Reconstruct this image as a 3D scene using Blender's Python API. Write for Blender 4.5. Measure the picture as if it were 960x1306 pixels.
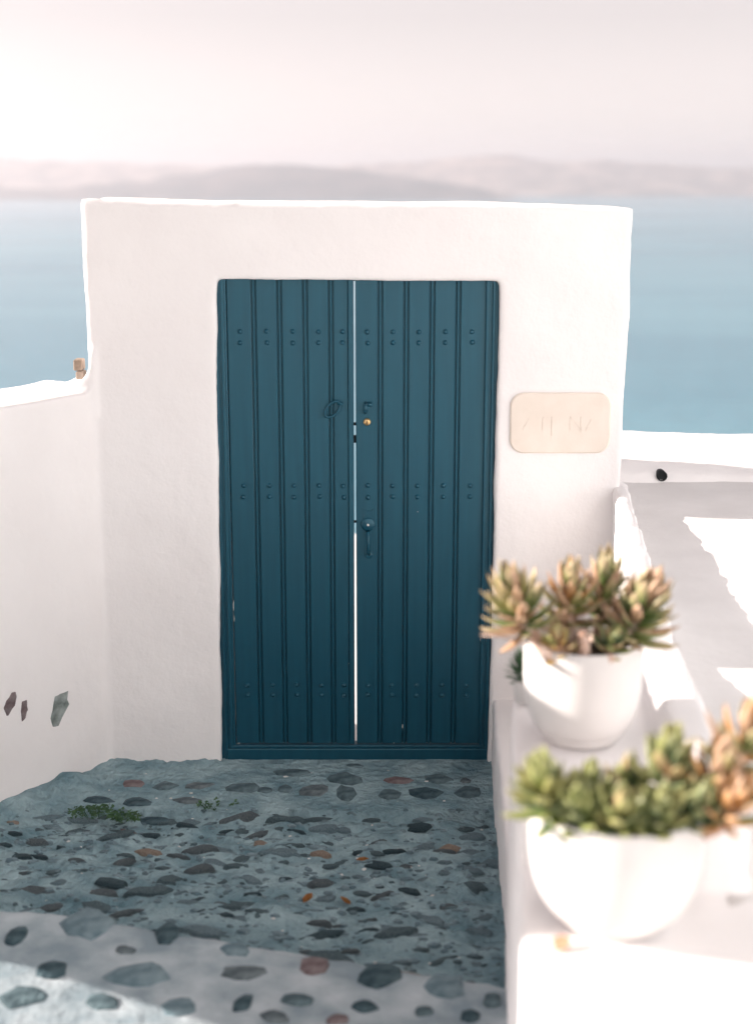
import bpy, bmesh, math, random
from mathutils import Vector, Matrix, noise

for o in list(bpy.data.objects):
    bpy.data.objects.remove(o)
S = bpy.context.scene
COL = S.collection
R = math.radians

# ------------------------------------------------------------ camera
cam = bpy.data.cameras.new('camera')
cam.sensor_fit = 'VERTICAL'
cam.sensor_height = 56.0
cam.sensor_width = 41.5
cam.lens = 80.0
cam.clip_start = 0.05
cam.clip_end = 60000
cam.dof.use_dof = True
cam.dof.focus_distance = 5.66
cam.dof.aperture_fstop = 2.1
cam_o = bpy.data.objects.new('camera', cam)
COL.objects.link(cam_o)
cam_o.location = (0, 0, 2.2896)
cam_o.rotation_euler = (R(90 - 12.9), 0, 0)
S.camera = cam_o

# ------------------------------------------------------------ sun, sky, exposure
SUN_EL, SUN_AZ = R(18.0), R(5.0)          # low sun from the left, a little behind the gate
to_sun = Vector((-math.cos(SUN_EL) * math.cos(SUN_AZ), math.cos(SUN_EL) * math.sin(SUN_AZ), math.sin(SUN_EL)))
sun = bpy.data.lights.new('sun', 'SUN')
sun.energy = 3.3
sun.angle = R(0.6)
sun.color = (1.0, 0.89, 0.81)
sun_o = bpy.data.objects.new('sun', sun)
COL.objects.link(sun_o)
sun_o.rotation_euler = to_sun.to_track_quat('Z', 'Y').to_euler()
sun_o.location = to_sun * 30

W = bpy.data.worlds.new('World')
S.world = W
W.use_nodes = True
wn, wl = W.node_tree.nodes, W.node_tree.links
sky = wn.new('ShaderNodeTexSky')
sky.sky_type = 'NISHITA'
sky.sun_disc = False
sky.sun_elevation = SUN_EL
sky.sun_rotation = math.atan2(to_sun.x, to_sun.y)
sky.altitude = 100
sky.air_density = 1.0
sky.dust_density = 0.3
sky.ozone_density = 1.0
bg = wn['Background']
bg.inputs['Strength'].default_value = 0.050
hs = wn.new('ShaderNodeHueSaturation'); hs.inputs['Saturation'].default_value = 0.12      # hazy, milky air
tn = wn.new('ShaderNodeMix'); tn.data_type = 'RGBA'; tn.blend_type = 'MULTIPLY'; tn.inputs['Factor'].default_value = 1.0
tn.inputs['B'].default_value = (1.0, 0.89, 0.88, 1)
wl.new(sky.outputs['Color'], hs.inputs['Color'])
wl.new(hs.outputs['Color'], tn.inputs['A'])
wl.new(tn.outputs['Result'], bg.inputs['Color'])

S.view_settings.view_transform = 'Standard'
S.view_settings.look = 'None'
S.view_settings.gamma = 1.0
S.view_settings.exposure = 1.95
S.view_settings.use_curve_mapping = False
S.render.engine = 'CYCLES'
S.cycles.max_bounces = 10
S.cycles.diffuse_bounces = 5
S.cycles.volume_bounces = 1
S.cycles.use_denoising = True
S.cycles.sample_clamp_indirect = 8.0

# ------------------------------------------------------------ helpers
def link(o):
    COL.objects.link(o)
    return o

def mesh_obj(name, me, mat=None, parent=None):
    o = bpy.data.objects.new(name, me)
    link(o)
    if mat is not None and not me.materials:
        me.materials.append(mat)
    if parent is not None:
        o.parent = parent
    return o

def bm_obj(name, bm, mat=None, parent=None, smooth=False):
    me = bpy.data.meshes.new(name)
    bmesh.ops.recalc_face_normals(bm, faces=bm.faces)
    bm.to_mesh(me)
    bm.free()
    if smooth:
        me.polygons.foreach_set('use_smooth', [True] * len(me.polygons))
    return mesh_obj(name, me, mat, parent)

def empty(name, loc=(0, 0, 0), parent=None):
    o = bpy.data.objects.new(name, None)
    o.empty_display_size = 0.1
    o.location = loc
    if parent is not None:
        o.parent = parent
    return link(o)

def tag(o, label=None, cat=None, group=None, kind=None):
    if label: o['label'] = label
    if cat: o['category'] = cat
    if group: o['group'] = group
    if kind: o['kind'] = kind
    return o

def box(bm, x0, x1, y0, y1, z0, z1, bev=0.0, seg=2):
    vs = [bm.verts.new(p) for p in ((x0,y0,z0),(x1,y0,z0),(x1,y1,z0),(x0,y1,z0),(x0,y0,z1),(x1,y0,z1),(x1,y1,z1),(x0,y1,z1))]
    fs = [bm.faces.new([vs[i] for i in f]) for f in ((3,2,1,0),(4,5,6,7),(0,1,5,4),(1,2,6,5),(2,3,7,6),(3,0,4,7))]
    if bev > 0:
        es = list({e for f in fs for e in f.edges})
        bmesh.ops.bevel(bm, geom=es, offset=bev, segments=seg, affect='EDGES', profile=0.5)
    return vs

def prism(bm, poly, axis, a, b):
    """poly: 2D points; axis 'y': (x,z) extruded in y; 'z': (x,y) in z; 'x': (y,z) in x"""
    def P(p, t):
        return {'y': (p[0], t, p[1]), 'z': (p[0], p[1], t), 'x': (t, p[0], p[1])}[axis]
    A = [bm.verts.new(P(p, a)) for p in poly]
    B = [bm.verts.new(P(p, b)) for p in poly]
    n = len(poly)
    bm.faces.new(A)
    bm.faces.new(B[::-1])
    for i in range(n):
        bm.faces.new((A[i], B[i], B[(i+1) % n], A[(i+1) % n]))

def loft(bm, sections):
    """closed loft through equal-length rings of 3D points"""
    rings = [[bm.verts.new(p) for p in s] for s in sections]
    n = len(rings[0])
    for a, b in zip(rings, rings[1:]):
        for i in range(n):
            bm.faces.new((a[i], a[(i+1) % n], b[(i+1) % n], b[i]))
    bm.faces.new(rings[0][::-1])
    bm.faces.new(rings[-1])

def tube(bm, pts, rad, seg=8, cap=True):
    pts = [Vector(p) for p in pts]
    rads = rad if isinstance(rad, (list, tuple)) else [rad] * len(pts)
    rings = []
    for i, p in enumerate(pts):
        d = (pts[min(i+1, len(pts)-1)] - pts[max(i-1, 0)]).normalized()
        u = d.orthogonal().normalized() if i == 0 else (u - d * u.dot(d)).normalized()
        v = d.cross(u)
        rings.append([bm.verts.new(p + (u * math.cos(2*math.pi*k/seg) + v * math.sin(2*math.pi*k/seg)) * rads[i]) for k in range(seg)])
    for a, b in zip(rings, rings[1:]):
        for k in range(seg):
            bm.faces.new((a[k], a[(k+1) % seg], b[(k+1) % seg], b[k]))
    if cap:
        bm.faces.new(rings[0][::-1])
        bm.faces.new(rings[-1])

def lathe(bm, prof, seg=48, c=(0, 0, 0)):
    rings = []
    for r, z in prof:
        if r < 1e-6:
            rings.append([bm.verts.new((c[0], c[1], c[2] + z))])
        else:
            rings.append([bm.verts.new((c[0] + r*math.cos(2*math.pi*k/seg), c[1] + r*math.sin(2*math.pi*k/seg), c[2] + z)) for k in range(seg)])
    for a, b in zip(rings, rings[1:]):
        for k in range(seg):
            k2 = (k+1) % seg
            if len(a) == 1 and len(b) == 1: continue
            if len(a) == 1: bm.faces.new((a[0], b[k2], b[k]))
            elif len(b) == 1: bm.faces.new((a[k], a[k2], b[0]))
            else: bm.faces.new((a[k], a[k2], b[k2], b[k]))

def plaster(name, bm, mat, voxel=0.013, smooth=4, lump=0.006, fine=0.0012, parent=None, seed=0.0, extra=None):
    """fuse overlapping solids into one hand-plastered surface"""
    me0 = bpy.data.meshes.new(name + '_raw')
    bmesh.ops.recalc_face_normals(bm, faces=bm.faces)
    bm.to_mesh(me0); bm.free()
    t = bpy.data.objects.new('tmp', me0); link(t)
    m = t.modifiers.new('r', 'REMESH'); m.mode = 'VOXEL'; m.voxel_size = voxel; m.use_smooth_shade = True
    if smooth:
        s = t.modifiers.new('s', 'SMOOTH'); s.factor = 0.5; s.iterations = smooth
    dg = bpy.context.evaluated_depsgraph_get()
    me = bpy.data.meshes.new_from_object(t.evaluated_get(dg))
    bpy.data.objects.remove(t); bpy.data.meshes.remove(me0)
    me.name = name
    n = len(me.vertices)
    nor = [0.0] * (n*3); me.vertices.foreach_get('normal', nor)
    co = [0.0] * (n*3); me.vertices.foreach_get('co', co)
    off = Vector((seed, seed*1.7, -seed))
    for i in range(n):
        p = Vector(co[3*i:3*i+3])
        d = lump * noise.noise((p + off) * 3.1) + lump * 0.5 * noise.noise((p + off) * 9.0) + fine * noise.noise((p + off) * 34.0)
        if extra: d += extra(p)
        co[3*i] += nor[3*i]*d; co[3*i+1] += nor[3*i+1]*d; co[3*i+2] += nor[3*i+2]*d
    me.vertices.foreach_set('co', co)
    me.polygons.foreach_set('use_smooth', [True] * len(me.polygons))
    me.update()
    me.materials.clear()
    return mesh_obj(name, me, mat, parent)

# ------------------------------------------------------------ materials
def new_mat(name):
    m = bpy.data.materials.new(name)
    m.use_nodes = True
    return m, m.node_tree.nodes, m.node_tree.links, m.node_tree.nodes['Principled BSDF']

def add_bump(nt, l, b, scale, strength, dist=0.01, detail=5, coords='Object'):
    tc = nt.new('ShaderNodeTexCoord')
    nz = nt.new('ShaderNodeTexNoise'); nz.inputs['Scale'].default_value = scale; nz.inputs['Detail'].default_value = detail
    bp = nt.new('ShaderNodeBump'); bp.inputs['Strength'].default_value = strength; bp.inputs['Distance'].default_value = dist
    l.new(tc.outputs[coords], nz.inputs['Vector'])
    l.new(nz.outputs['Fac'], bp.inputs['Height'])
    l.new(bp.outputs['Normal'], b.inputs['Normal'])
    return tc, nz, bp

def noise_mat(name, c1, c2, scale=4.0, rough=0.85, bump=0.3, bscale=60, bdist=0.01, lo=0.35, hi=0.65, spec=0.3, detail=6):
    m, n, l, b = new_mat(name)
    tc, _, _ = add_bump(n, l, b, bscale, bump, bdist)
    nz = n.new('ShaderNodeTexNoise'); nz.inputs['Scale'].default_value = scale; nz.inputs['Detail'].default_value = detail
    l.new(tc.outputs['Object'], nz.inputs['Vector'])
    rp = n.new('ShaderNodeValToRGB')
    rp.color_ramp.elements[0].position = lo; rp.color_ramp.elements[0].color = (*c1, 1)
    rp.color_ramp.elements[1].position = hi; rp.color_ramp.elements[1].color = (*c2, 1)
    l.new(nz.outputs['Fac'], rp.inputs['Fac'])
    l.new(rp.outputs['Color'], b.inputs['Base Color'])
    b.inputs['Roughness'].default_value = rough
    b.inputs['Specular IOR Level'].default_value = spec
    return m

M = {}
M['white'] = noise_mat('whitewash', (0.83, 0.805, 0.80), (0.87, 0.85, 0.845), 2.2, 0.9, 0.35, 70, 0.004, spec=0.15)
M['terrace'] = noise_mat('terrace_whitewash', (0.74, 0.72, 0.71), (0.80, 0.78, 0.77), 5.0, 0.9, 0.5, 40, 0.006, spec=0.15)
M['reflector_house'] = noise_mat('cool_reflector_white', (0.77, 0.80, 0.84), (0.81, 0.84, 0.87), 2.0, 0.9, 0.3, 60, 0.004, spec=0.15)  # bluish, to cool the light bounced by the added houses
M['pot'] = noise_mat('white_glazed_clay', (0.64, 0.62, 0.61), (0.69, 0.67, 0.66), 6.0, 0.5, 0.12, 90, 0.002, spec=0.4)
M['plaque'] = noise_mat('cream_stone', (0.76, 0.68, 0.60), (0.81, 0.735, 0.66), 9.0, 0.75, 0.2, 120, 0.002)
M['plaque_mark'] = noise_mat('worn_engraving', (0.72, 0.64, 0.565), (0.79, 0.71, 0.635), 40.0, 0.8, 0.2, 120, 0.002)
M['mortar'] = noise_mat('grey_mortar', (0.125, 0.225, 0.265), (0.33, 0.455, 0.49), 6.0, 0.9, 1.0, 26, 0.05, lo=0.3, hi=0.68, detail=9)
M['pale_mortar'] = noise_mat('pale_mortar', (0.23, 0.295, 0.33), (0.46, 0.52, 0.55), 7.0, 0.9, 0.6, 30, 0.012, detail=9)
M['pale_chip'] = noise_mat('pale_pumice', (0.55, 0.55, 0.53), (0.72, 0.72, 0.70), 20, 0.9, 0.3, 60, 0.004)
M['stone0'] = noise_mat('slate_stone', (0.05, 0.085, 0.10), (0.16, 0.235, 0.26), 26.0, 0.7, 0.8, 50, 0.01, lo=0.38, hi=0.78, detail=9)
M['stone1'] = noise_mat('red_lava_stone', (0.13, 0.095, 0.10), (0.27, 0.235, 0.235), 26.0, 0.85, 0.9, 50, 0.01, lo=0.38, hi=0.78, detail=9)
M['stone2'] = noise_mat('brown_lava_stone', (0.07, 0.095, 0.108), (0.20, 0.245, 0.26), 26.0, 0.8, 0.9, 50, 0.01, lo=0.38, hi=0.78, detail=9)
M['stone3'] = noise_mat('black_lava_stone', (0.018, 0.045, 0.06), (0.09, 0.145, 0.165), 26.0, 0.75, 0.9, 50, 0.01, lo=0.38, hi=0.78, detail=9)
M['stone4'] = noise_mat('blue_grey_stone', (0.10, 0.16, 0.19), (0.23, 0.31, 0.34), 24.0, 0.75, 0.7, 45, 0.01, lo=0.38, hi=0.78, detail=9)
M['stone5'] = noise_mat('tan_stone', (0.22, 0.17, 0.13), (0.30, 0.25, 0.21), 14.0, 0.85, 0.7, 50, 0.01)
M['wallstone'] = noise_mat('grey_green_stone', (0.14, 0.17, 0.16), (0.34, 0.38, 0.37), 22.0, 0.85, 0.9, 50, 0.01)
M['rock'] = noise_mat('island_rock', (0.20, 0.16, 0.15), (0.50, 0.40, 0.36), 0.006, 0.95, 0.0, 1, 0.01, lo=0.42, hi=0.62)
M['lava'] = noise_mat('dark_lava_rock', (0.02, 0.022, 0.03), (0.12, 0.09, 0.09), 0.006, 0.95, 0.0, 1, 0.01, lo=0.42, hi=0.66)
M['hill'] = noise_mat('dry_hillside', (0.16, 0.12, 0.09), (0.28, 0.22, 0.17), 0.6, 0.95, 0.6, 4, 0.2)
M['brass'] = noise_mat('worn_brass', (0.55, 0.36, 0.16), (0.75, 0.55, 0.30), 60.0, 0.35, 0.1, 200, 0.001)
M['brass'].node_tree.nodes['Principled BSDF'].inputs['Metallic'].default_value = 0.9
M['black'] = noise_mat('black_iron', (0.006, 0.008, 0.01), (0.015, 0.018, 0.02), 40, 0.6, 0.2, 100, 0.002)
M['terracotta'] = noise_mat('terracotta', (0.45, 0.22, 0.13), (0.60, 0.34, 0.22), 20, 0.85, 0.3, 80, 0.003)
M['soil'] = noise_mat('dark_soil', (0.03, 0.022, 0.016), (0.09, 0.065, 0.045), 30, 0.95, 1.0, 60, 0.01)
M['stem'] = noise_mat('dry_pink_stem', (0.42, 0.26, 0.19), (0.72, 0.56, 0.48), 30, 0.8, 0.6, 70, 0.004)
M['dryleaf'] = noise_mat('dry_leaf', (0.35, 0.15, 0.05), (0.55, 0.30, 0.12), 40, 0.8, 0.3, 80, 0.002)
M['weed'] = noise_mat('weed_green', (0.025, 0.07, 0.035), (0.06, 0.13, 0.05), 30, 0.6, 0.2, 80, 0.002)

# door paint: teal, with a little mottling and sparse pale chips
def door_mat():
    m, n, l, b = new_mat('teal_door_paint')
    tc, nz, bp = add_bump(n, l, b, 22, 0.10, 0.004)
    n2 = n.new('ShaderNodeTexNoise'); n2.inputs['Scale'].default_value = 1.0; n2.inputs['Detail'].default_value = 8
    mp = n.new('ShaderNodeMapping'); mp.inputs['Scale'].default_value = (38, 38, 2.2)      # brush streaks run with the planks
    oi = n.new('ShaderNodeObjectInfo'); l.new(oi.outputs['Random'], mp.inputs['Location'])
    l.new(tc.outputs['Object'], mp.inputs['Vector']); l.new(mp.outputs['Vector'], n2.inputs['Vector'])
    rp = n.new('ShaderNodeValToRGB')
    rp.color_ramp.elements[0].position = 0.3; rp.color_ramp.elements[0].color = (0.002, 0.046, 0.080, 1)
    rp.color_ramp.elements[1].position = 0.7; rp.color_ramp.elements[1].color = (0.004, 0.062, 0.102, 1)
    l.new(n2.outputs['Fac'], rp.inputs['Fac'])
    l.new(rp.outputs['Color'], b.inputs['Base Color'])
    r2 = n.new('ShaderNodeMapRange'); r2.inputs['To Min'].default_value = 0.30; r2.inputs['To Max'].default_value = 0.44
    l.new(nz.outputs['Fac'], r2.inputs['Value'])
    l.new(r2.outputs['Result'], b.inputs['Roughness'])
    b.inputs['Specular IOR Level'].default_value = 0.65
    b.inputs['Specular Tint'].default_value = (0.62, 0.92, 1.0, 1)
    return m
M['door'] = door_mat()

def sea_mat():
    m, n, l, b = new_mat('sea_water')
    tc = n.new('ShaderNodeTexCoord')
    w1 = n.new('ShaderNodeTexNoise'); w1.inputs['Scale'].default_value = 0.12; w1.inputs['Detail'].default_value = 7
    mp = n.new('ShaderNodeMapping'); mp.inputs['Scale'].default_value = (0.35, 1.0, 1.0)
    l.new(tc.outputs['Object'], mp.inputs['Vector'])
    l.new(mp.outputs['Vector'], w1.inputs['Vector'])
    bp = n.new('ShaderNodeBump'); bp.inputs['Strength'].default_value = 1.0; bp.inputs['Distance'].default_value = 2.2
    l.new(w1.outputs['Fac'], bp.inputs['Height'])
    l.new(bp.outputs['Normal'], b.inputs['Normal'])
    n2 = n.new('ShaderNodeTexNoise'); n2.inputs['Scale'].default_value = 0.006; n2.inputs['Detail'].default_value = 5
    mp2 = n.new('ShaderNodeMapping'); mp2.inputs['Scale'].default_value = (0.3, 1.0, 1.0)
    l.new(tc.outputs['Object'], mp2.inputs['Vector']); l.new(mp2.outputs['Vector'], n2.inputs['Vector'])
    rp = n.new('ShaderNodeValToRGB')
    rp.color_ramp.elements[0].position = 0.38; rp.color_ramp.elements[0].color = (0.09, 0.27, 0.365, 1)
    rp.color_ramp.elements[1].position = 0.60; rp.color_ramp.elements[1].color = (0.125, 0.33, 0.425, 1)
    l.new(n2.outputs['Fac'], rp.inputs['Fac']); l.new(rp.outputs['Color'], b.inputs['Base Color'])
    b.inputs['Roughness'].default_value = 0.25
    b.inputs['IOR'].default_value = 1.33
    return m
M['sea'] = sea_mat()

def leaf_mat(name, tip, mid_pos=0.55):
    """fleshy leaf: own colour from the object, tip blushing towards tip colour"""
    m, n, l, b = new_mat(name)
    tc = n.new('ShaderNodeTexCoord'); sp = n.new('ShaderNodeSeparateXYZ')
    l.new(tc.outputs['Generated'], sp.inputs['Vector'])
    oi = n.new('ShaderNodeObjectInfo')
    rp = n.new('ShaderNodeValToRGB')
    rp.color_ramp.elements[0].position = mid_pos - 0.3; rp.color_ramp.elements[0].color = (0, 0, 0, 1)
    rp.color_ramp.elements[1].position = 1.0; rp.color_ramp.elements[1].color = (0.75, 0.75, 0.75, 1)
    l.new(sp.outputs['Y'], rp.inputs['Fac'])
    mx = n.new('ShaderNodeMix'); mx.data_type = 'RGBA'
    l.new(rp.outputs['Color'], mx.inputs['Factor'])
    l.new(oi.outputs['Color'], mx.inputs['A']); mx.inputs['B'].default_value = (*tip, 1)
    l.new(mx.outputs['Result'], b.inputs['Base Color'])
    b.inputs['Roughness'].default_value = 0.5
    b.inputs['Subsurface Weight'].default_value = 0.15
    b.inputs['Subsurface Radius'].default_value = (0.006, 0.006, 0.003)
    b.inputs['Subsurface Scale'].default_value = 1.0
    return m
M['leaf'] = leaf_mat('succulent_leaf', (0.52, 0.35, 0.24), 0.8)
M['leaf_green'] = leaf_mat('succulent_leaf_green', (0.36, 0.34, 0.14), 0.65)

# ============================================================ SETTING
# sea
bm = bmesh.new()
vs = [bm.verts.new(p) for p in ((-13500, -400, -100), (13500, -400, -100), (13500, 14000, -100), (-13500, 14000, -100))]
bm.faces.new(vs)
tag(bm_obj('sea', bm, M['sea']), kind='structure')

# hillside the place stands on: uphill behind the camera, dropping to the sea beyond the gate
def hill_z(x, y):
    if y < -4: z = -0.1 + (-4 - y) * 0.45
    elif y < 9.5: z = -0.6
    else: z = -0.6 - (y - 9.5) * 0.78
    k = min(1, max(0, (abs(x) - 6) / 6)) * (1 if -4 < y < 9.5 else 1)
    return z - k * 1.5 + (noise.noise(Vector((x * .08, y * .08, 3))) * 2.0 * (k if y < 14 else 1) - (1.0 if y >= 14 else 0))
bm = bmesh.new()
xs = [-380, -260, -180, -120, -80, -50, -30, -20, -14, -10, -7, -4, -1, 2, 5, 8, 11, 15, 20, 30, 50, 80, 120, 180, 260, 380]
ys = [-120, -90, -60, -40, -25, -15, -9, -6, -4, -1, 3, 7, 9.5, 12, 15, 20, 27, 36, 48, 62, 80, 100, 125, 150]
g = [[bm.verts.new((x, y, max(-108, hill_z(x, y)))) for x in xs] for y in ys]
for j in range(len(ys)-1):
    for i in range(len(xs)-1):
        bm.faces.new((g[j][i], g[j][i+1], g[j+1][i+1], g[j+1][i]))
tag(bm_obj('hillside', bm, M['hill'], smooth=True), kind='structure')

# islands across the water
def island(name, ridge, ydepth, y0, label, seed, rough, mat='rock'):
    """ridge: (x, height above sea) profile along x at distance y0"""
    bm = bmesh.new()
    nx, ny = 150, 26
    x0, x1 = ridge[0][0], ridge[-1][0]
    rows = []
    for j in range(ny):
        v = j / (ny - 1)
        row = []
        for i in range(nx):
            x = x0 + (x1 - x0) * i / (nx - 1)
            for (xa, ha), (xb, hb) in zip(ridge, ridge[1:]):
                if xa <= x <= xb:
                    t = (x - xa) / (xb - xa); h = ha + (hb - ha) * (t*t*(3-2*t)); break
            q = v * 2 - 1
            shape = (1 - abs(q) ** 1.6) if q > -0.02 else (1 - abs(q)) ** 0.8
            y = y0 + q * ydepth * 0.5
            z = h * shape
            z += rough * (noise.noise(Vector((x*.004, y*.004, seed))) + .6 * noise.noise(Vector((x*.012, y*.010, seed)))) * shape * min(1, h / 60)
            if j in (0, ny-1): z = -6
            row.append(bm.verts.new((x, y, -100 + max(z, -6))))
        rows.append(row)
    for j in range(ny-1):
        for i in range(nx-1):
            bm.faces.new((rows[j][i], rows[j][i+1], rows[j+1][i+1], rows[j+1][i]))
    o = bm_obj(name, bm, M[mat], smooth=True)
    return tag(o, label, kind='structure')
island('island', [(-4600, 60), (-3600, 190), (-2900, 226), (-2250, 219), (-1850, 205), (-1500, 185), (-1000, 165), (-500, 156), (-150, 168), (250, 205), (600, 237), (760, 236), (1000, 215), (1350, 208), (1700, 188), (2100, 172), (2500, 160), (3200, 150), (4600, 40)],
       1500, 9600, 'long pale hazy mountain ridge on the horizon', 5.0, 26)
island('island', [(-2600, 20), (-1950, 55), (-1680, 44), (-1400, 62), (-1150, 82), (-900, 118), (-640, 154), (-560, 163), (-400, 166), (-260, 152), (-120, 138), (60, 112), (250, 92), (450, 60), (640, 8)],
       1100, 7300, 'low blue-grey hill in front of the far ridge', 9.0, 16, 'lava')
island('island', [(500, 8), (800, 40), (1100, 74), (1500, 66), (1750, 48), (2100, 30), (2600, 10)],
       500, 8400, 'pale cliffs at the foot of the far ridge', 2.0, 34)

# ------------------------------------------------------------ path
EDGE = lambda x: 3.63 - 0.30 * x + 0.035 * noise.noise(Vector((x * 5, 0, 7))) + 0.012 * noise.noise(Vector((x * 19, 2, 7)))
LEFT_WALL = [(-1.02, 5.62), (-1.08, 5.47), (-1.18, 5.31), (-1.38, 5.03), (-1.62, 4.70), (-1.85, 4.35), (-1.98, 4.05), (-2.02, 3.80), (-2.03, 3.45), (-2.03, 2.82)]
def dist_left(x, y):
    best = 9
    for (ax, ay), (bx, by) in zip(LEFT_WALL, LEFT_WALL[1:]):
        dx, dy = bx-ax, by-ay
        t = max(0, min(1, ((x-ax)*dx + (y-ay)*dy) / (dx*dx+dy*dy)))
        best = min(best, math.hypot(x-ax-t*dx, y-ay-t*dy))
    return best
def path_z(x, y):
    e = EDGE(x)
    v = Vector((x, y, 0))
    if y < e:
        if y < e - 1.9: return 0.42 if y > -0.4 else 0.62
        return 0.06
    else:
        le = 5.03 + 0.04 * noise.noise(Vector((x * 4, 3, 1)))
        if y > le:
            z = 0.003 * noise.noise(v * 6) + 0.0018 * noise.noise(v * 30)
        else:
            t = (y - e) / (le - e)
            z = 0.085 * (1 - t) - 0.02 * min(1, t * 1.3)
            r = 1.0
            z += r * (0.022 * noise.noise(v * 4.5) + 0.022 * noise.noise(Vector((x * 8, y * 13, 0))) + 0.012 * noise.noise(Vector((x * 19, y * 30, 0))) + 0.005 * noise.noise(Vector((x * 45, y * 60, 4))))
        d = dist_left(x, y)
        if y > 5.36 and (x < -0.64 or x > 0.46):
            z += 0.013 * math.exp(-((5.5 - y) / 0.045) ** 2) * max(0, 0.5 + 0.7 * noise.noise(v * 13) + 0.8 * noise.noise(v * 41))
        z += 0.014 * math.exp(-(d / 0.14) ** 2) * noise.noise(v * 17)
        z += 0.045 * math.exp(-(d / 0.10) ** 2) * (1 + 0.3 * noise.noise(v * 9)) * (0.3 if y > 5.3 else 1)
    return z
bm = bmesh.new()
PX0, PX1 = -2.3, 0.62
ys = [-3.0, -0.45, -0.39, 0.6, 1.4, 1.7]
y = 1.72
while y < 2.9: ys.append(y); y += 0.05
while y < 5.62: ys.append(y); y += 0.0125
nx = 190
g = []
for yy in ys:
    g.append([bm.verts.new((PX0 + (PX1-PX0)*i/nx, yy, path_z(PX0 + (PX1-PX0)*i/nx, yy))) for i in range(nx+1)])
for a, b in zip(g, g[1:]):
    for i in range(nx):
        bm.faces.new((a[i], a[i+1], b[i+1], b[i]))
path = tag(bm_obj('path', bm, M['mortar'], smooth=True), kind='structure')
# the nearer step: its own slab of paler mortar
bm = bmesh.new()
g = []
tt = [0.0, 0.004, 0.012, 0.024, 0.04, 0.06] + [0.06 + 0.0155 * k for k in range(1, 60)] + [1.1, 1.3, 1.6, 1.85]
for t in tt:
    row = []
    for i in range(nx + 1):
        x = PX0 + (PX1-PX0)*i/nx
        y = EDGE(x) - t
        v = Vector((x, y, 0))
        z = 0.2 + 0.006 * noise.noise(v * 5) + 0.0025 * noise.noise(v * 22)
        if t < 0.06: z -= 0.022 * (1 - t / 0.06) ** 2
        row.append(bm.verts.new((x, y, z)))
    g.append(row)
g.insert(0, [bm.verts.new((v.co.x, v.co.y + 0.004, -0.05)) for v in g[0]])
for a, b in zip(g, g[1:]):
    for i in range(nx):
        bm.faces.new((a[i], a[i+1], b[i+1], b[i]))
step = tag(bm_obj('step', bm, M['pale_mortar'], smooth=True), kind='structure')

def stone_mesh(name, rnd, w, d, h, sides=9, rough=0.22):
    bm = bmesh.new()
    rings = []
    base = [(rnd.uniform(1-rough, 1+rough), 2*math.pi*(k + rnd.uniform(-.28, .28))/sides) for k in range(sides)]
    for s, z in ((1.02, -0.03), (1.0, 0.1*h), (0.93, 0.65*h), (0.78, 0.96*h)):
        rings.append([bm.verts.new((w/2*r*s*math.cos(a), d/2*r*s*math.sin(a), z + rnd.uniform(-.12, .12)*h*(z > 0))) for r, a in base])
    for a, b in zip(rings, rings[1:]):
        for k in range(sides):
            bm.faces.new((a[k], a[(k+1) % sides], b[(k+1) % sides], b[k]))
    c = bm.verts.new((0, 0, h * rnd.uniform(0.95, 1.15)))
    for k in range(sides):
        bm.faces.new((rings[-1][k], rings[-1][(k+1) % sides], c))
    me = bpy.data.meshes.new(name)
    bmesh.ops.recalc_face_normals(bm, faces=bm.faces)
    bm.to_mesh(me); bm.free()
    me.polygons.foreach_set('use_smooth', [True]*len(me.polygons))
    return me

LANDING = [(-0.940,5.282,0.091,0.075,1),(-0.813,5.260,0.097,0.082,0),(-0.681,5.267,0.109,0.067,2),(-0.512,5.238,0.138,0.081,0),(-1.045,5.129,0.118,0.071,3),(-0.897,5.108,0.106,0.078,3),(-0.823,5.004,0.133,0.061,3),(-0.331,5.389,0.148,0.070,0),(-0.128,5.328,0.147,0.129,0),(0.085,5.320,0.122,0.068,1),(0.235,5.328,0.116,0.099,0),(0.345,5.312,0.043,0.053,2),(-0.426,5.223,0.060,0.059,0),(-0.352,5.230,0.060,0.074,0),(-0.240,5.223,0.114,0.118,2),(-0.116,5.194,0.078,0.160,0),(0.051,5.186,0.089,0.102,0),(0.182,5.194,0.131,0.109,3),(0.350,5.208,0.102,0.110,0),(-0.708,5.122,0.118,0.050,2),(-0.088,5.460,0.069,0.032,0)]
NEAR = [(-0.826,3.830,0.144,0.172,4),(-0.637,3.559,0.177,0.135,4),(-1.017,3.755,0.066,0.105,3),(-0.877,3.575,0.093,0.096,3),(-0.509,3.391,0.093,0.095,4),(-0.594,3.780,0.076,0.124,3),(-0.355,3.567,0.139,0.072,2),(-0.391,3.682,0.087,0.067,4),(-0.170,3.599,0.085,0.113,1),(0.008,3.551,0.114,0.142,3),(0.179,3.496,0.125,0.131,4),(-0.030,3.399,0.069,0.059,3),(0.240,3.348,0.052,0.057,3),(0.301,3.421,0.049,0.074,0),(-0.345,3.410,0.049,0.088,3),(-0.204,3.428,0.082,0.060,0),(-0.713,3.421,0.102,0.082,0),(0.121,3.377,0.060,0.051,0),(-0.260,3.348,0.072,0.057,2),(-0.695,3.682,0.057,0.034,2),(-0.100,3.341,0.060,0.043,1),(-0.924,3.451,0.123,0.113,0),
        (-0.6,3.2,0.14,0.12,0),(-0.2,3.15,0.12,0.14,4),(0.1,3.1,0.11,0.10,3),(-0.95,3.1,0.13,0.12,2),(-0.4,2.95,0.15,0.12,4)]
rnd = random.Random(11)
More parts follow.
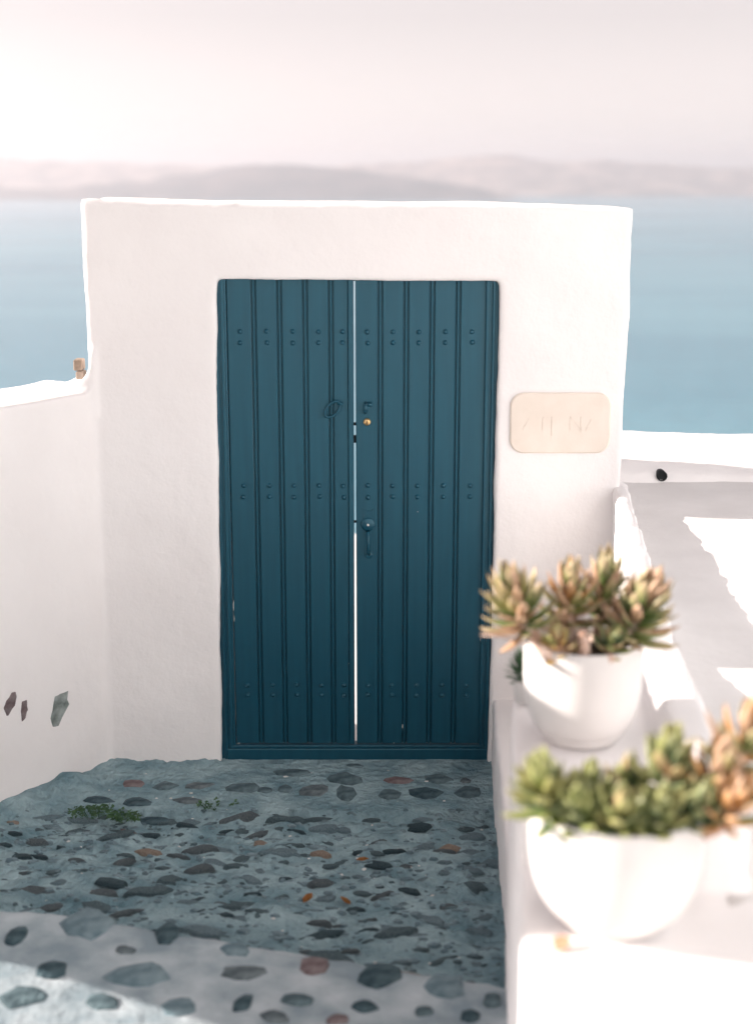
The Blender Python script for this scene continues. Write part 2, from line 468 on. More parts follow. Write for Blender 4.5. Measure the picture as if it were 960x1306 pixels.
for x, y, w, d, c in LANDING:
    me = stone_mesh('stone', rnd, w, d, rnd.uniform(0.004, 0.009), 9, 0.20)
    o = mesh_obj('stone', me, M['stone%d' % c], path); o.location = (x, y, path_z(x, y) - 0.001); o.rotation_euler.z = rnd.uniform(-.25, .25)
for x, y, w, d, c in NEAR:
    me = stone_mesh('stone', rnd, w, d, rnd.uniform(0.006, 0.012), 10, 0.18)
    o = mesh_obj('stone', me, M['stone%d' % c], step); o.location = (x, y, 0.2 + 0.006 * noise.noise(Vector((x, y, 0)) * 5) - 0.002); o.rotation_euler.z = rnd.uniform(-.3, .3)
# rubble stones of the ramp, sharing a few meshes per kind
placed = []
shared = {}
tries = 0
while len(placed) < 250 and tries < 12000:
    tries += 1
    x = rnd.uniform(-1.45, 0.42); y = rnd.uniform(3.55, 5.02)
    if y < EDGE(x) + 0.03 or y > 5.0 or dist_left(x, y) < 0.10: continue
    if x > 0.075 + 0.067 * y + 0.02: continue
    s = rnd.choice((0.03, 0.035, 0.04, 0.045, 0.05, 0.06, 0.07, 0.08))
    if any(math.hypot(x-a, (y-b)) < (s + c) * 0.56 for a, b, c in placed): continue
    placed.append((x, y, s))
    kind = rnd.choices((0, 1, 2, 3, 4, 5), (34, 1, 14, 18, 32, 2))[0]
    key = (kind, rnd.randrange(5))
    if key not in shared:
        shared[key] = stone_mesh('stone', rnd, 1.0, 0.8, 0.24, 9, 0.34)
        shared[key].polygons.foreach_set('use_smooth', [False]*len(shared[key].polygons))
    o = mesh_obj('stone', shared[key], M['stone%d' % kind], path)
    o.scale = (s * rnd.uniform(1.1, 1.9), s * rnd.uniform(0.6, 1.1), s * rnd.uniform(0.5, 1.2))
    o.location = (x, y, path_z(x, y) - 0.006)
    o.rotation_euler = (rnd.uniform(-.12, .12), rnd.uniform(-.12, .12), rnd.uniform(-.5, .5))

# loose grit on the ramp: too small to tell apart
for nm, mt, cnt, lo_, hi_ in (('dark_grit', 'stone0', 380, 0.005, 0.014), ('grey_grit', 'stone4', 900, 0.006, 0.018), ('pale_grit', 'pale_chip', 110, 0.003, 0.008)):
    bm = bmesh.new()
    for k in range(cnt):
        x = rnd.uniform(-1.6, 0.42); y = rnd.uniform(3.5, 5.45 if nm == 'pale_grit' else 5.05)
        if y < EDGE(x) + 0.01 or dist_left(x, y) < 0.03: continue
        r0 = rnd.uniform(lo_, hi_); z = path_z(x, y)
        rx, ry, rz = r0 * rnd.uniform(.8, 1.6), r0 * rnd.uniform(.5, 1), r0 * rnd.uniform(.25, .5)
        a0 = rnd.uniform(0, 3)
        ring = [bm.verts.new((x + rx * math.cos(a0 + 1.2566 * q) * rnd.uniform(.7, 1.2), y + ry * math.sin(a0 + 1.2566 * q) * rnd.uniform(.7, 1.2), z - 0.003)) for q in range(5)]
        up = [bm.verts.new((v.co.x * .7 + x * .3, v.co.y * .7 + y * .3, z + rz * rnd.uniform(.6, 1.1))) for v in ring]
        for q in range(5): bm.faces.new((ring[q], ring[(q+1) % 5], up[(q+1) % 5], up[q]))
        bm.faces.new(up)
    tag(bm_obj(nm, bm, M[mt], path), kind='stuff')

# landing beyond the gate
bm = bmesh.new()
box(bm, -1.6, 1.9, 5.62, 9.4, -0.8, -0.012)
tag(bm_obj('landing', bm, M['terrace']), kind='structure')

# ============================================================ WALLS
# gate wall with the door opening, fused with the garden wall on its left
bm = bmesh.new()
GY0, GY1 = 5.5, 6.0
prism(bm, [(-1.095, -0.3), (-0.625, -0.3), (-0.622, 0.0), (-0.597, 1.93), (-0.597, 2.196), (-1.088, 2.210)], 'y', GY0, GY1)
prism(bm, [(0.446, -0.3), (0.922, -0.3), (0.947, 2.180), (0.460, 2.191), (0.460, 1.93)], 'y', GY0, GY1)
prism(bm, [(-0.63, 1.918), (0.50, 1.910), (0.50, 2.192), (-0.63, 2.197)], 'y', GY0, GY1)
# swept shoulder from the gate down to the wall top
arc = [(-1.06, 1.66)]
for k in range(9):
    a = R(90 * k / 8)
    arc.append((-1.20 + 0.125 * math.cos(a) - 0.0, 1.635 - 0.125 * math.sin(a)))
prism(bm, arc + [(-1.20, 1.40), (-1.06, 1.40)], 'y', 5.48, 5.80)
tops = [1.50, 1.50, 1.50, 1.495, 1.50, 1.60, 1.84, 1.90, 1.80, 1.60]
def wall_ring(i, z0, z1, th=0.30):
    a = Vector(LEFT_WALL[max(0, i-1)]); b = Vector(LEFT_WALL[min(len(LEFT_WALL)-1, i+1)])
    d = (b - a).normalized(); n = Vector((d.y, -d.x))       # away from the path
    if n.x > 0: n = -n
    p = Vector(LEFT_WALL[i]); q = p + n * th
    return [(p.x, p.y, z0), (p.x, p.y, z1), (q.x, q.y, z1 + 0.01), (q.x, q.y, z0)]
loft(bm, [wall_ring(i, -0.4, tops[i]) for i in range(0, 7)])
# nearer stretch (out of frame) with an invented slanted opening letting sun onto the step
loft(bm, [wall_ring(i, -0.4, 0.36) for i in (6, 7, 8, 9)])
yb = [(4.09, 0.30), (3.85, 0.40), (3.72, 0.64), (3.49, 0.81), (3.25, 1.0), (3.1, 1.1), (2.82, 1.2)]
def ring_y(y, z0, z1): return [(-2.03, y, z0), (-2.03, y, z1), (-2.33, y, z1), (-2.33, y, z0)]
loft(bm, [ring_y(y, z, 1.88 - 0.3 * max(0, 3.5 - y)) for y, z in yb])
gate_wall = plaster('gate_wall', bm, M['white'], 0.0115, 2, 0.006, 0.0012, seed=1.3)
tag(gate_wall, 'tall whitewashed plaster gate wall around the blue door, sweeping into a lower curved wall', 'wall')

# stones showing through the plaster of the curved wall
for x, y, z, w, h, mt, tilt in ((-1.208, 5.279, 0.325, 0.075, 0.15, 'wallstone', -0.45), (-1.310, 5.136, 0.360, 0.035, 0.075, 'stone1', -0.2), (-1.350, 5.081, 0.400, 0.05, 0.095, 'stone1', -0.35)):
    me = stone_mesh('stone', random.Random(int(h*1000)), w, h, 0.010, 11, 0.34)
    me.polygons.foreach_set('use_smooth', [False]*len(me.polygons))
    o = mesh_obj('stone', me, M[mt], gate_wall)
    n = Vector((0.81, -0.58, 0)).normalized()
    up = Vector((0, 0, 1)); side = up.cross(n)
    rot = Matrix((side, up, n)).transposed().to_4x4()
    o.matrix_world = Matrix.Translation(Vector((x, y, z)) + n * -0.001) @ rot @ Matrix.Rotation(tilt, 4, 'Z')

# stepped parapet on the right of the path
bm = bmesh.new()
def slab(poly, z0, z1, n=1):
    prism(bm, poly, 'z', z0, z1)
# low bench between gate and ledge
slab([(0.458, 5.55), (0.455, 5.42), (0.372, 3.60), (0.80, 3.60), (0.93, 5.55)], -0.4, 0.27)
# A: narrow parapet running up to the gate
loft(bm, [[(0.925, 5.62, -.4), (0.925, 5.62, 1.13), (0.985, 5.62, 1.125), (0.985, 5.62, -.4)],
          [(0.852, 5.0, -.4), (0.852, 5.0, 1.125), (0.918, 5.0, 1.12), (0.918, 5.0, -.4)],
          [(0.770, 4.43, -.4), (0.770, 4.43, 1.115), (0.868, 4.43, 1.11), (0.868, 4.43, -.4)],
          [(0.690, 3.98, -.4), (0.690, 3.98, 1.10), (0.835, 3.98, 1.09), (0.835, 3.98, -.4)],
          [(0.700, 3.86, -.4), (0.700, 3.86, 1.095), (0.82, 3.86, 1.085), (0.82, 3.86, -.4)]])
# A2: next, lower length
slab([(0.735, 3.95), (0.862, 3.95), (0.805, 3.2), (0.765, 2.78), (0.655, 2.78), (0.70, 3.3)], -0.4, 1.005)
# B: ledge of the far pot
slab([(0.358, 3.68), (0.372, 3.73), (0.41, 3.755), (0.74, 3.80), (0.72, 2.92), (0.300, 2.92)], -0.4, 0.945)
# C: ledge of the near pot
slab([(0.318, 3.0), (0.80, 3.0), (0.80, 1.55), (0.185, 1.55)], -0.4, 0.845)
def rim_noise(p):
    return 0.005 * noise.noise(p * 11) + 0.004 * noise.noise(p * 26) if p.x > 0.80 and p.z > 1.0 and p.y > 3.4 else 0.0
parapet = plaster('parapet_wall', bm, M['white'], 0.012, 16, 0.006, 0.001, seed=4.1, extra=rim_noise)
tag(parapet, 'stepped whitewashed parapet with rounded ledges carrying the potted plants', 'wall')

# roof terrace right of the parapet
bm = bmesh.new()
def tz(y): return 0.985 + (y - 3.3) * 0.034 if y > 4.3 else max(0.80, 1.019 - (4.3 - y) * 0.11)
def tx(y): return 0.90 if y > 5.6 else (0.81 + (y - 3.9) * 0.075 if y > 3.9 else max(0.70, 0.81 - (3.9 - y) * 0.08))
nx, ny = 60, 90
g = []
for j in range(ny+1):
    y = 0.8 + (6.25 - 0.8) * j / ny
    g.append([bm.verts.new((tx(y) + 3.6 * i / nx, y, tz(y) + 0.006 * noise.noise(Vector((i*.21, y*3.4, 2))) + 0.002 * noise.noise(Vector((i*.9, y*14, 2))))) for i in range(nx+1)])
for a, b in zip(g, g[1:]):
    for i in range(nx):
        bm.faces.new((a[i], a[i+1], b[i+1], b[i]))
# sides of the slab
lo = {}
def low(v):
    if v not in lo: lo[v] = bm.verts.new((v.co.x, v.co.y, -1.0))
    return lo[v]
for a, b in list(zip(g[0], g[0][1:])) + list(zip(g[-1], g[-1][1:])) + [(g[j][0], g[j+1][0]) for j in range(ny)] + [(g[j][-1], g[j+1][-1]) for j in range(ny)]:
    bm.faces.new((a, b, low(b), low(a)))
tag(bm_obj('terrace', bm, M['terrace'], smooth=True), kind='structure')

# low wall at the far side of the terrace
bm = bmesh.new()
secs = []
for k in range(24):
    x = 0.80 + 3.55 * k / 23
    w = 0.018 * noise.noise(Vector((x * 3.2, 0, 5)))
    dz = -0.022 * max(0, x - 1.0)
    secs.append([(x, 5.86 + w, 0.6), (x, 5.85 + w, 1.06 + dz*.4), (x, 5.885 + w, 1.105 + dz*.6), (x, 5.97, 1.142 + dz), (x, 6.28, 1.214 + dz), (x, 6.34, 1.20 + dz), (x, 6.36, 0.6)])
loft(bm, secs)
tw = plaster('terrace_wall', bm, M['white'], 0.013, 3, 0.006, 0.0015, seed=8.2)
tag(tw, 'low whitewashed wall along the far side of the terrace, above the sea', 'wall')
# drain spout in its foot
sp = empty('drain_pipe', (1.165, 5.868, 1.098))
bm = bmesh.new()
lathe(bm, [(0.0175, -0.04), (0.0215, -0.04), (0.0215, 0.012), (0.0175, 0.012), (0.0175, -0.04)], 20)
o = bm_obj('pipe', bm, M['black'], sp, True); o.rotation_euler.x = R(90)
bm = bmesh.new(); lathe(bm, [(0, 0.004), (0.019, 0.004), (0.019, -0.002), (0, -0.002)], 20)  # black disc stands in for the dark inside of the pipe
o = bm_obj('bore_dark_disc', bm, M['black'], sp); o.rotation_euler.x = R(90)
tag(sp, 'small black drain pipe mouth at the foot of the terrace wall', 'pipe')

# ============================================================ ADDED HOUSES (unseen, they bounce sunlight onto the gate)
def reflector_house(loc, wx, wy, h, face, label):
    """added white cube building that bounces sunlight; face: 'x-' or 'y+' carries door and windows"""
    e = empty('reflector_house', loc)
    bm = bmesh.new(); box(bm, -wx/2, wx/2, -wy/2, wy/2, -1.5, h, 0.06, 3); bm_obj('wall', bm, M['reflector_house'], e)
    bm = bmesh.new(); box(bm, -wx/2 - .05, wx/2 + .05, -wy/2 - .05, wy/2 + .05, h + 0.003, h + 0.22, 0.06, 3); bm_obj('roof', bm, M['reflector_house'], e)
    for u, z0, w, hh, nm in ((-1.4, 1.0, 0.7, 0.9, 'window'), (0.1, 0.0, 0.9, 2.0, 'door'), (1.5, 1.0, 0.7, 0.9, 'window')):
        bm = bmesh.new()
        if face == 'x-': box(bm, -wx/2 - .03, -wx/2 + .02, u - w/2, u + w/2, z0, z0 + hh, 0.01, 1)
        else: box(bm, u - w/2, u + w/2, wy/2 - .02, wy/2 + .03, z0, z0 + hh, 0.01, 1)
        bm_obj(nm, bm, M['door'], e)
    return tag(e, label, 'reflector_house')
reflector_house((4.9, 2.9, 1.0), 4.4, 4.2, 2.9, 'x-', 'added white building beside the camera, unseen, bouncing sun onto the gate')
back_reflector = reflector_house((0.8, -4.6, 0.7), 9.0, 4.0, 3.8, 'y+', 'added white building behind the camera, unseen, bouncing sun onto the gate')
back_reflector.rotation_euler.z = R(37)  # turned so its front catches the sun and lights the gate

# ============================================================ DOOR
door = empty('double_door', (-0.08, 5.55, 0.0))
tag(door, 'teal blue plank double door with rows of rivets set in the gate', 'door')
DO = Vector((-0.08, 5.55, 0.0))
def dpart(name, bm, parent, mat='door', smooth=False):
    bmesh.ops.translate(bm, verts=bm.verts, vec=-DO)
    return bm_obj(name, bm, M[mat], parent, smooth)
YF = 5.548                                   # plank face
# frame: stepped jambs, head and threshold
for s, xo, xi in ((-1, -0.640, -0.566), (1, 0.478, 0.417)):
    bm = bmesh.new()
    xa, xb = sorted((xo, xi))
    box(bm, xa, xb, YF - 0.008, YF + 0.06, -0.02, 1.93, 0.003)
    w = 0.010
    for q, (dx, dw, pr) in enumerate(((0.030, 0.012, 0.010), (0.052, 0.014, 0.006))):
        x = xo - s * dx
        box(bm, min(x, x - s*dw), max(x, x - s*dw), YF - 0.008 - pr, YF - 0.004, -0.018, 1.928, 0.003)
    dpart('jamb', bm, door)
bm = bmesh.new(); box(bm, -0.60, 0.455, YF + 0.036, YF + 0.075, 1.906, 1.96, 0.003); dpart('head', bm, door)
bm = bmesh.new(); box(bm, -0.6, 0.45, YF - 0.022, YF + 0.05, -0.015, 0.046, 0.004); box(bm, -0.58, 0.43, YF - 0.016, YF + 0.04, 0.046, 0.058, 0.003); dpart('threshold', bm, door)

# shared piece meshes (origin at their foot centre, local)
ZB, ZT = 0.062, 1.925
def piece_mesh(name, w, prof):
    bm = bmesh.new()
    vs0 = [bm.verts.new((x * w / 2, y, 0)) for x, y in prof]
    vs1 = [bm.verts.new((x * w / 2, y, ZT - ZB)) for x, y in prof]
    n = len(prof)
    for i in range(n):
        bm.faces.new((vs0[i], vs0[(i+1) % n], vs1[(i+1) % n], vs1[i]))
    bm.faces.new(vs0[::-1]); bm.faces.new(vs1)
    bmesh.ops.recalc_face_normals(bm, faces=bm.faces)
    me = bpy.data.meshes.new(name); bm.to_mesh(me); bm.free()
    me.materials.append(M['door'])
    return me
bead_me = piece_mesh('bead', 0.0096, [(-1, 0.016), (-1, 0.003), (-0.5, 0.0004), (0.5, 0.0004), (1, 0.003), (1, 0.016)])
rb = bmesh.new(); lathe(rb, [(0.0, 0.0095), (0.004, 0.0088), (0.0075, 0.0062), (0.0095, 0.002), (0.0098, -0.002)], 12)
rivet_me = bpy.data.meshes.new('rivet'); bmesh.ops.recalc_face_normals(rb, faces=rb.faces); rb.to_mesh(rivet_me); rb.free()
rivet_me.materials.append(M['door']); rivet_me.polygons.foreach_set('use_smooth', [True]*len(rivet_me.polygons))

def leaf(x0, x1, grooves, rivets, stile, swing):
    bm = bmesh.new()
    box(bm, x0, x1, YF + 0.0125, YF + 0.034, ZB, ZT)
    root = dpart('door_leaf', bm, door)
    edges = [x0] + grooves + [x1 if not stile else stile]
    for i in range(len(edges) - 1):
        a = edges[i] + (0.0098 if i else 0.0); b = edges[i+1] - (0.0098 if i + 1 < len(edges) - 1 else 0.0)
        w = b - a
        me = piece_mesh('plank', w, [(-1, 0.016), (-1, 0.0025), (-1 + 0.06, 0), (1 - 0.06, 0), (1, 0.0025), (1, 0.016)])
        o = mesh_obj('plank', me, None, root)
        o.location = Vector(((a + b) / 2, YF, ZB)) - DO
    for gx in grooves:
        o = mesh_obj('bead', bead_me, None, root); o.location = Vector((gx, YF, ZB)) - DO
    if stile:
        me = piece_mesh('stile', x1 - stile - 0.001, [(-1, 0.012), (-1, -0.004), (-0.8, -0.007), (0.8, -0.007), (1, -0.004), (1, 0.012)])
        o = mesh_obj('stile', me, None, root); o.location = Vector(((x1 + stile) / 2, YF, ZB)) - DO
    for rx in rivets:
        for zz in (1.719, 1.678, 1.124, 1.079, 0.309, 0.267):
            o = mesh_obj('rivet', rivet_me, None, root)
            o.location = Vector((rx + rnd.uniform(-.002, .002), YF + 0.0005, zz + rnd.uniform(-.002, .002))) - DO
            o.rotation_euler.x = R(90)
    return root
leafL = leaf(-0.564, -0.0873, [-0.463, -0.366, -0.269, -0.172], [-0.516, -0.416, -0.318, -0.221, -0.128], -0.108, 0)
leafR = leaf(-0.0788, 0.415, [0.014, 0.112, 0.210, 0.308], [-0.034, 0.062, 0.160, 0.260, 0.361], None, 0)
# hardware of the left leaf: a ring pull
bm = bmesh.new()
pts = []
for k in range(25):
    a = 2 * math.pi * k / 24
    u, v = 0.037 * math.cos(a), 0.021 * math.sin(a)
    t = R(48)
    pts.append((-0.168 + u * math.cos(t) - v * math.sin(t), YF - 0.012 - 0.004 * math.sin(a), 1.424 + u * math.sin(t) + v * math.cos(t)))
tube(bm, pts, 0.0052, 8, False)
dpart('ring_handle', bm, leafL, smooth=True)
bm = bmesh.new(); tube(bm, [(-0.146, YF + 0.004, 1.447), (-0.146, YF - 0.012, 1.447), (-0.138, YF - 0.017, 1.446), (-0.130, YF - 0.013, 1.447)], 0.006, 8); dpart('handle_boss', bm, leafL, smooth=True)
# hardware of the right leaf
bm = bmesh.new()
tube(bm, [(-0.040, YF + 0.002, 1.444), (-0.040, YF - 0.014, 1.442), (-0.041, YF - 0.020, 1.430), (-0.043, YF - 0.015, 1.414), (-0.045, YF - 0.006, 1.410)], [0.009, 0.009, 0.008, 0.0075, 0.006], 8)
tube(bm, [(-0.042, YF - 0.014, 1.443), (-0.026, YF - 0.018, 1.444), (-0.018, YF - 0.016, 1.442)], 0.0075, 8)
dpart('hook', bm, leafR, smooth=True)
bm = bmesh.new(); lathe(bm, [(0.0, 0.013), (0.004, 0.013), (0.010, 0.012), (0.0135, 0.009), (0.0145, 0.0), (0.0145, -0.004)], 24)
bmesh.ops.rotate(bm, verts=bm.verts, cent=(0, 0, 0), matrix=Matrix.Rotation(R(90), 3, 'X'))
bmesh.ops.translate(bm, verts=bm.verts, vec=(-0.036, YF, 1.374)); dpart('lock_cylinder', bm, leafR, 'brass', True)
bm = bmesh.new(); box(bm, -0.0375, -0.0345, YF - 0.0135, YF - 0.012, 1.369, 1.380); dpart('keyhole', bm, leafR, 'black')
bm = bmesh.new(); lathe(bm, [(0.0, 0.010), (0.008, 0.010), (0.022, 0.007), (0.027, 0.004), (0.028, -0.002)], 28)
bmesh.ops.rotate(bm, verts=bm.verts, cent=(0, 0, 0), matrix=Matrix.Rotation(R(90), 3, 'X'))
bmesh.ops.translate(bm, verts=bm.verts, vec=(-0.033, YF, 0.970)); dpart('lock_plate', bm, leafR, smooth=True)
bm = bmesh.new(); lathe(bm, [(0.0, 0.014), (0.0035, 0.013), (0.005, 0.010), (0.005, 0.0)], 12)
bmesh.ops.rotate(bm, verts=bm.verts, cent=(0, 0, 0), matrix=Matrix.Rotation(R(90), 3, 'X'))
bmesh.ops.translate(bm, verts=bm.verts, vec=(-0.033, YF - 0.004, 0.970)); dpart('key_barrel', bm, leafR, 'pot', True)
bm = bmesh.new(); prism(bm, [(-0.050, 0.992), (-0.016, 0.992), (-0.020, 1.010), (-0.012, 1.030), (-0.026, 1.022), (-0.033, 1.028), (-0.040, 1.022), (-0.054, 1.032), (-0.046, 1.010)], 'y', YF - 0.004, YF + 0.002); dpart('escutcheon', bm, leafR)
bm = bmesh.new(); tube(bm, [(-0.033, YF, 0.940), (-0.033, YF - 0.022, 0.936), (-0.032, YF - 0.034, 0.915), (-0.032, YF - 0.034, 0.885), (-0.031, YF - 0.024, 0.862), (-0.030, YF, 0.852)], [0.009, 0.008, 0.0065, 0.0065, 0.007, 0.008], 10); dpart('pull_handle', bm, leafR, smooth=True)
bm = bmesh.new(); lathe(bm, [(0.0, 0.004), (0.012, 0.004), (0.0145, 0.002), (0.015, -0.002)], 20)
bmesh.ops.rotate(bm, verts=bm.verts, cent=(0, 0, 0), matrix=Matrix.Rotation(R(90), 3, 'X'))
bmesh.ops.translate(bm, verts=bm.verts, vec=(-0.030, YF, 0.846)); dpart('handle_foot', bm, leafR, smooth=True)
# bolts bridging the gap
for za, zb in ((1.358, 1.368), (1.290, 1.318), (0.973, 0.980)):
    bm = bmesh.new(); box(bm, -0.095, -0.070, YF + 0.012, YF + 0.028, za, zb); dpart('bolt', bm, leafR, 'black')
# pale chips where the paint has gone
for x, z, w, h, par in ((-0.5635, 0.64, 0.004, 0.05, leafL), (-0.562, 0.585, 0.003, 0.03, leafL), (-0.555, 0.062, 0.012, 0.003, leafL), (0.4125, 0.50, 0.004, 0.016, leafR), (0.105, 0.135, 0.004, 0.022, leafR), (0.160, 1.020, 0.0025, 0.004, leafR), (0.07, 0.063, 0.004, 0.004, leafR), (-0.11, 0.40, 0.002, 0.004, leafL)):
    bm = bmesh.new()
    poly = [(x + w * rnd.uniform(.3, .6) * math.cos(a), z + h * rnd.uniform(.3, .6) * math.sin(a)) for a in [2*math.pi*k/7 for k in range(7)]]
    prism(bm, poly, 'y', YF - 0.0012, YF + 0.004)
    dpart('paint_chip', bm, par, 'pot')

# ============================================================ PLAQUE
def rrect(x0, x1, z0, z1, r, n=8):
    out = []
    for cx, cz, a0 in ((x1-r, z1-r, 0), (x0+r, z1-r, 90), (x0+r, z0+r, 180), (x1-r, z0+r, 270)):
        for k in range(n+1):
            a = R(a0 + 90*k/n); out.append((cx + r*math.cos(a), cz + r*math.sin(a)))
    return out
plaque = empty('name_plaque', (0.6975, 5.5, 1.378))
PO = Vector((0.6975, 5.5, 1.378))
bm = bmesh.new()
A = rrect(0.507, 0.888, 1.262, 1.494, 0.052)
B = rrect(0.512, 0.883, 1.267, 1.489, 0.048)
ra = [bm.verts.new((p[0], 5.505, p[1])) for p in A]
rm = [bm.verts.new((p[0], 5.493, p[1])) for p in A]
rb_ = [bm.verts.new((p[0], 5.489, p[1])) for p in B]
for a, b in ((ra, rm), (rm, rb_)):
    for i in range(len(a)): bm.faces.new((a[i], a[(i+1) % len(a)], b[(i+1) % len(a)], b[i]))
bm.faces.new(rb_); bm.faces.new(ra[::-1])
bmesh.ops.translate(bm, verts=bm.verts, vec=-PO)
bm_obj('panel', bm, M['plaque'], plaque)
for (xa, za, xb, zb) in ((0.555, 1.352, 0.578, 1.398), (0.631, 1.352, 0.631, 1.400), (0.631, 1.400, 0.665, 1.401), (0.665, 1.330, 0.665, 1.403), (0.735, 1.352, 0.735, 1.402), (0.735, 1.402, 0.776, 1.352), (0.776, 1.342, 0.776, 1.402), (0.793, 1.348, 0.815, 1.394)):
    bm = bmesh.new()
    d = Vector((xb-xa, 0, zb-za)); nrm = Vector((-d.z, 0, d.x)).normalized() * 0.0022
    poly = [(xa+nrm.x, za+nrm.z), (xa-nrm.x, za-nrm.z), (xb-nrm.x, zb-nrm.z), (xb+nrm.x, zb+nrm.z)]
    prism(bm, poly, 'y', 5.4874, 5.4905)
    bmesh.ops.translate(bm, verts=bm.verts, vec=-PO)
    bm_obj('letter_stroke', bm, M['plaque_mark'], plaque)
tag(plaque, 'cream stone name plaque with rounded corners beside the door', 'plaque')

# brick fragment on the shoulder of the wall
bf = empty('brick_fragment', (-1.132, 5.58, 1.535))
for k, (dx, dz, w, h, mt) in enumerate(((0.002, 0.0, 0.030, 0.034, 'stone5'), (-0.003, 0.036, 0.034, 0.042, 'stone5'))):
    bm = bmesh.new(); box(bm, -w/2 + dx, w/2 + dx, -0.03, 0.03, dz, dz + h, 0.004, 1)
    for v in bm.verts: v.co += noise.noise_vector(v.co * 40) * 0.003
    bm_obj('brick_piece', bm, M[mt], bf)
tag(bf, 'small pale broken brick standing at the left edge of the gate', 'brick')

# ============================================================ POTS
def pot(name, loc, prof, label, saucer_r, mats=('pot', 'terracotta')):
    e = empty(name, loc)
    bm = bmesh.new(); lathe(bm, prof, 64)
    bm_obj('bowl', bm, M[mats[0]], e, True)
    rin = [r for r, z in prof][-2]; zin = [z for r, z in prof][-2]
    bm = bmesh.new()
    rings = [(0.0, 0.012), (rin * 0.5, 0.008), (rin * 0.97, 0.0)]
    lathe(bm, rings, 40)
    for v in bm.verts: v.co.z += zin + 0.010 * noise.noise(v.co * 40)
    bm_obj('soil', bm, M['soil'], e, True)
    bm = bmesh.new()
    sr = saucer_r
    lathe(bm, [(0, 0.0), (sr*.86, 0.0), (sr, 0.016), (sr*1.01, 0.022), (sr*.97, 0.023), (sr*.84, 0.010), (0, 0.010)], 56)
    bm_obj('saucer', bm, M['pot'], e, True)
    return tag(e, label, 'flower pot', 'white pots on the parapet')
def bowl_prof(r, h, rb, r0, belly=0.55):
    """outer wall up, lip, inner wall down to the soil"""
    out = [(0.0, 0.012), (rb * 0.9, 0.012), (rb, 0.018)]
    for k in range(1, 9):
        a = R(90 * k / 8)
        out.append((rb + (r - rb) * math.sin(a), 0.018 + h * belly * (1 - math.cos(a))))
    out += [(r * 1.005, h * 0.8), (r * 1.0, h * 0.95), (r * 0.995, h - 0.004), (r * 0.985, h), (r * 0.955, h), (r * 0.945, h - 0.006), (r * 0.93, h - 0.035), (0.0, h - 0.036)]
    return out
farpot = pot('flower_pot', (0.500, 3.375, 0.950), bowl_prof(0.143, 0.255, 0.085, 0, 0.55), 'smaller white pot farther along the parapet, beside the door', 0.100)
nearpot = pot('flower_pot', (0.473, 2.67, 0.850), bowl_prof(0.172, 0.250, 0.105, 0, 0.62), 'larger white bowl-shaped pot at the near end of the parapet', 0.118)
bm = bmesh.new()
poly = [(-0.02, -0.012), (0.0, -0.02), (0.022, -0.008), (0.016, 0.012), (-0.006, 0.016)]
prism(bm, poly, 'z', 0.0, 0.006)
sh = bm_obj('clay_shard', bm, M['terracotta']); sh.location = (0.352, 2.555, 0.853); sh.rotation_euler = (0.1, -0.25, 0.6)
tag(sh, 'small terracotta shard lying at the foot of the near pot', 'shard')

# ------------------------------------------------------------ succulents
def leaf_mesh(name, length, width, thick, curl, mat):
    """fleshy pointed leaf growing along +y, curling up in z"""
    bm = bmesh.new()
    prof = [(0.0, 0.40, 0.7), (0.2, 0.62, 0.95), (0.45, 0.92, 1.0), (0.66, 1.0, 0.85), (0.83, 0.72, 0.6), (0.94, 0.36, 0.34)]
    rings = []
    for t, w, th in prof:
        c = Vector((0, length * t, curl * t * t))
        ring = []
        for k in range(6):
            a = 2*math.pi*k/6
            z = math.sin(a) * thick * 0.5 * th
            if z > 0: z *= 0.35
            ring.append(bm.verts.new(c + Vector((math.cos(a) * width * .5 * w, 0, z))))
        rings.append(ring)
    for a, b in zip(rings, rings[1:]):
        for k in range(6): bm.faces.new((a[k], a[(k+1) % 6], b[(k+1) % 6], b[k]))
    tip = bm.verts.new((0, length * 1.03, curl * 1.1))
    for k in range(6): bm.faces.new((rings[-1][k], rings[-1][(k+1) % 6], tip))
    bm.faces.new(rings[0][::-1])
    bmesh.ops.recalc_face_normals(bm, faces=bm.faces)
    me = bpy.data.meshes.new(name); bm.to_mesh(me); bm.free()
    me.polygons.foreach_set('use_smooth', [True]*len(me.polygons))
    me.materials.append(mat)
    return me
LEAFS = {'long': leaf_mesh('leaf', 0.085, 0.025, 0.013, 0.024, M['leaf']), 'mid': leaf_mesh('leaf', 0.078, 0.029, 0.015, 0.020, M['leaf_green']), 'short': leaf_mesh('leaf', 0.062, 0.027, 0.015, 0.014, M['leaf_green'])}
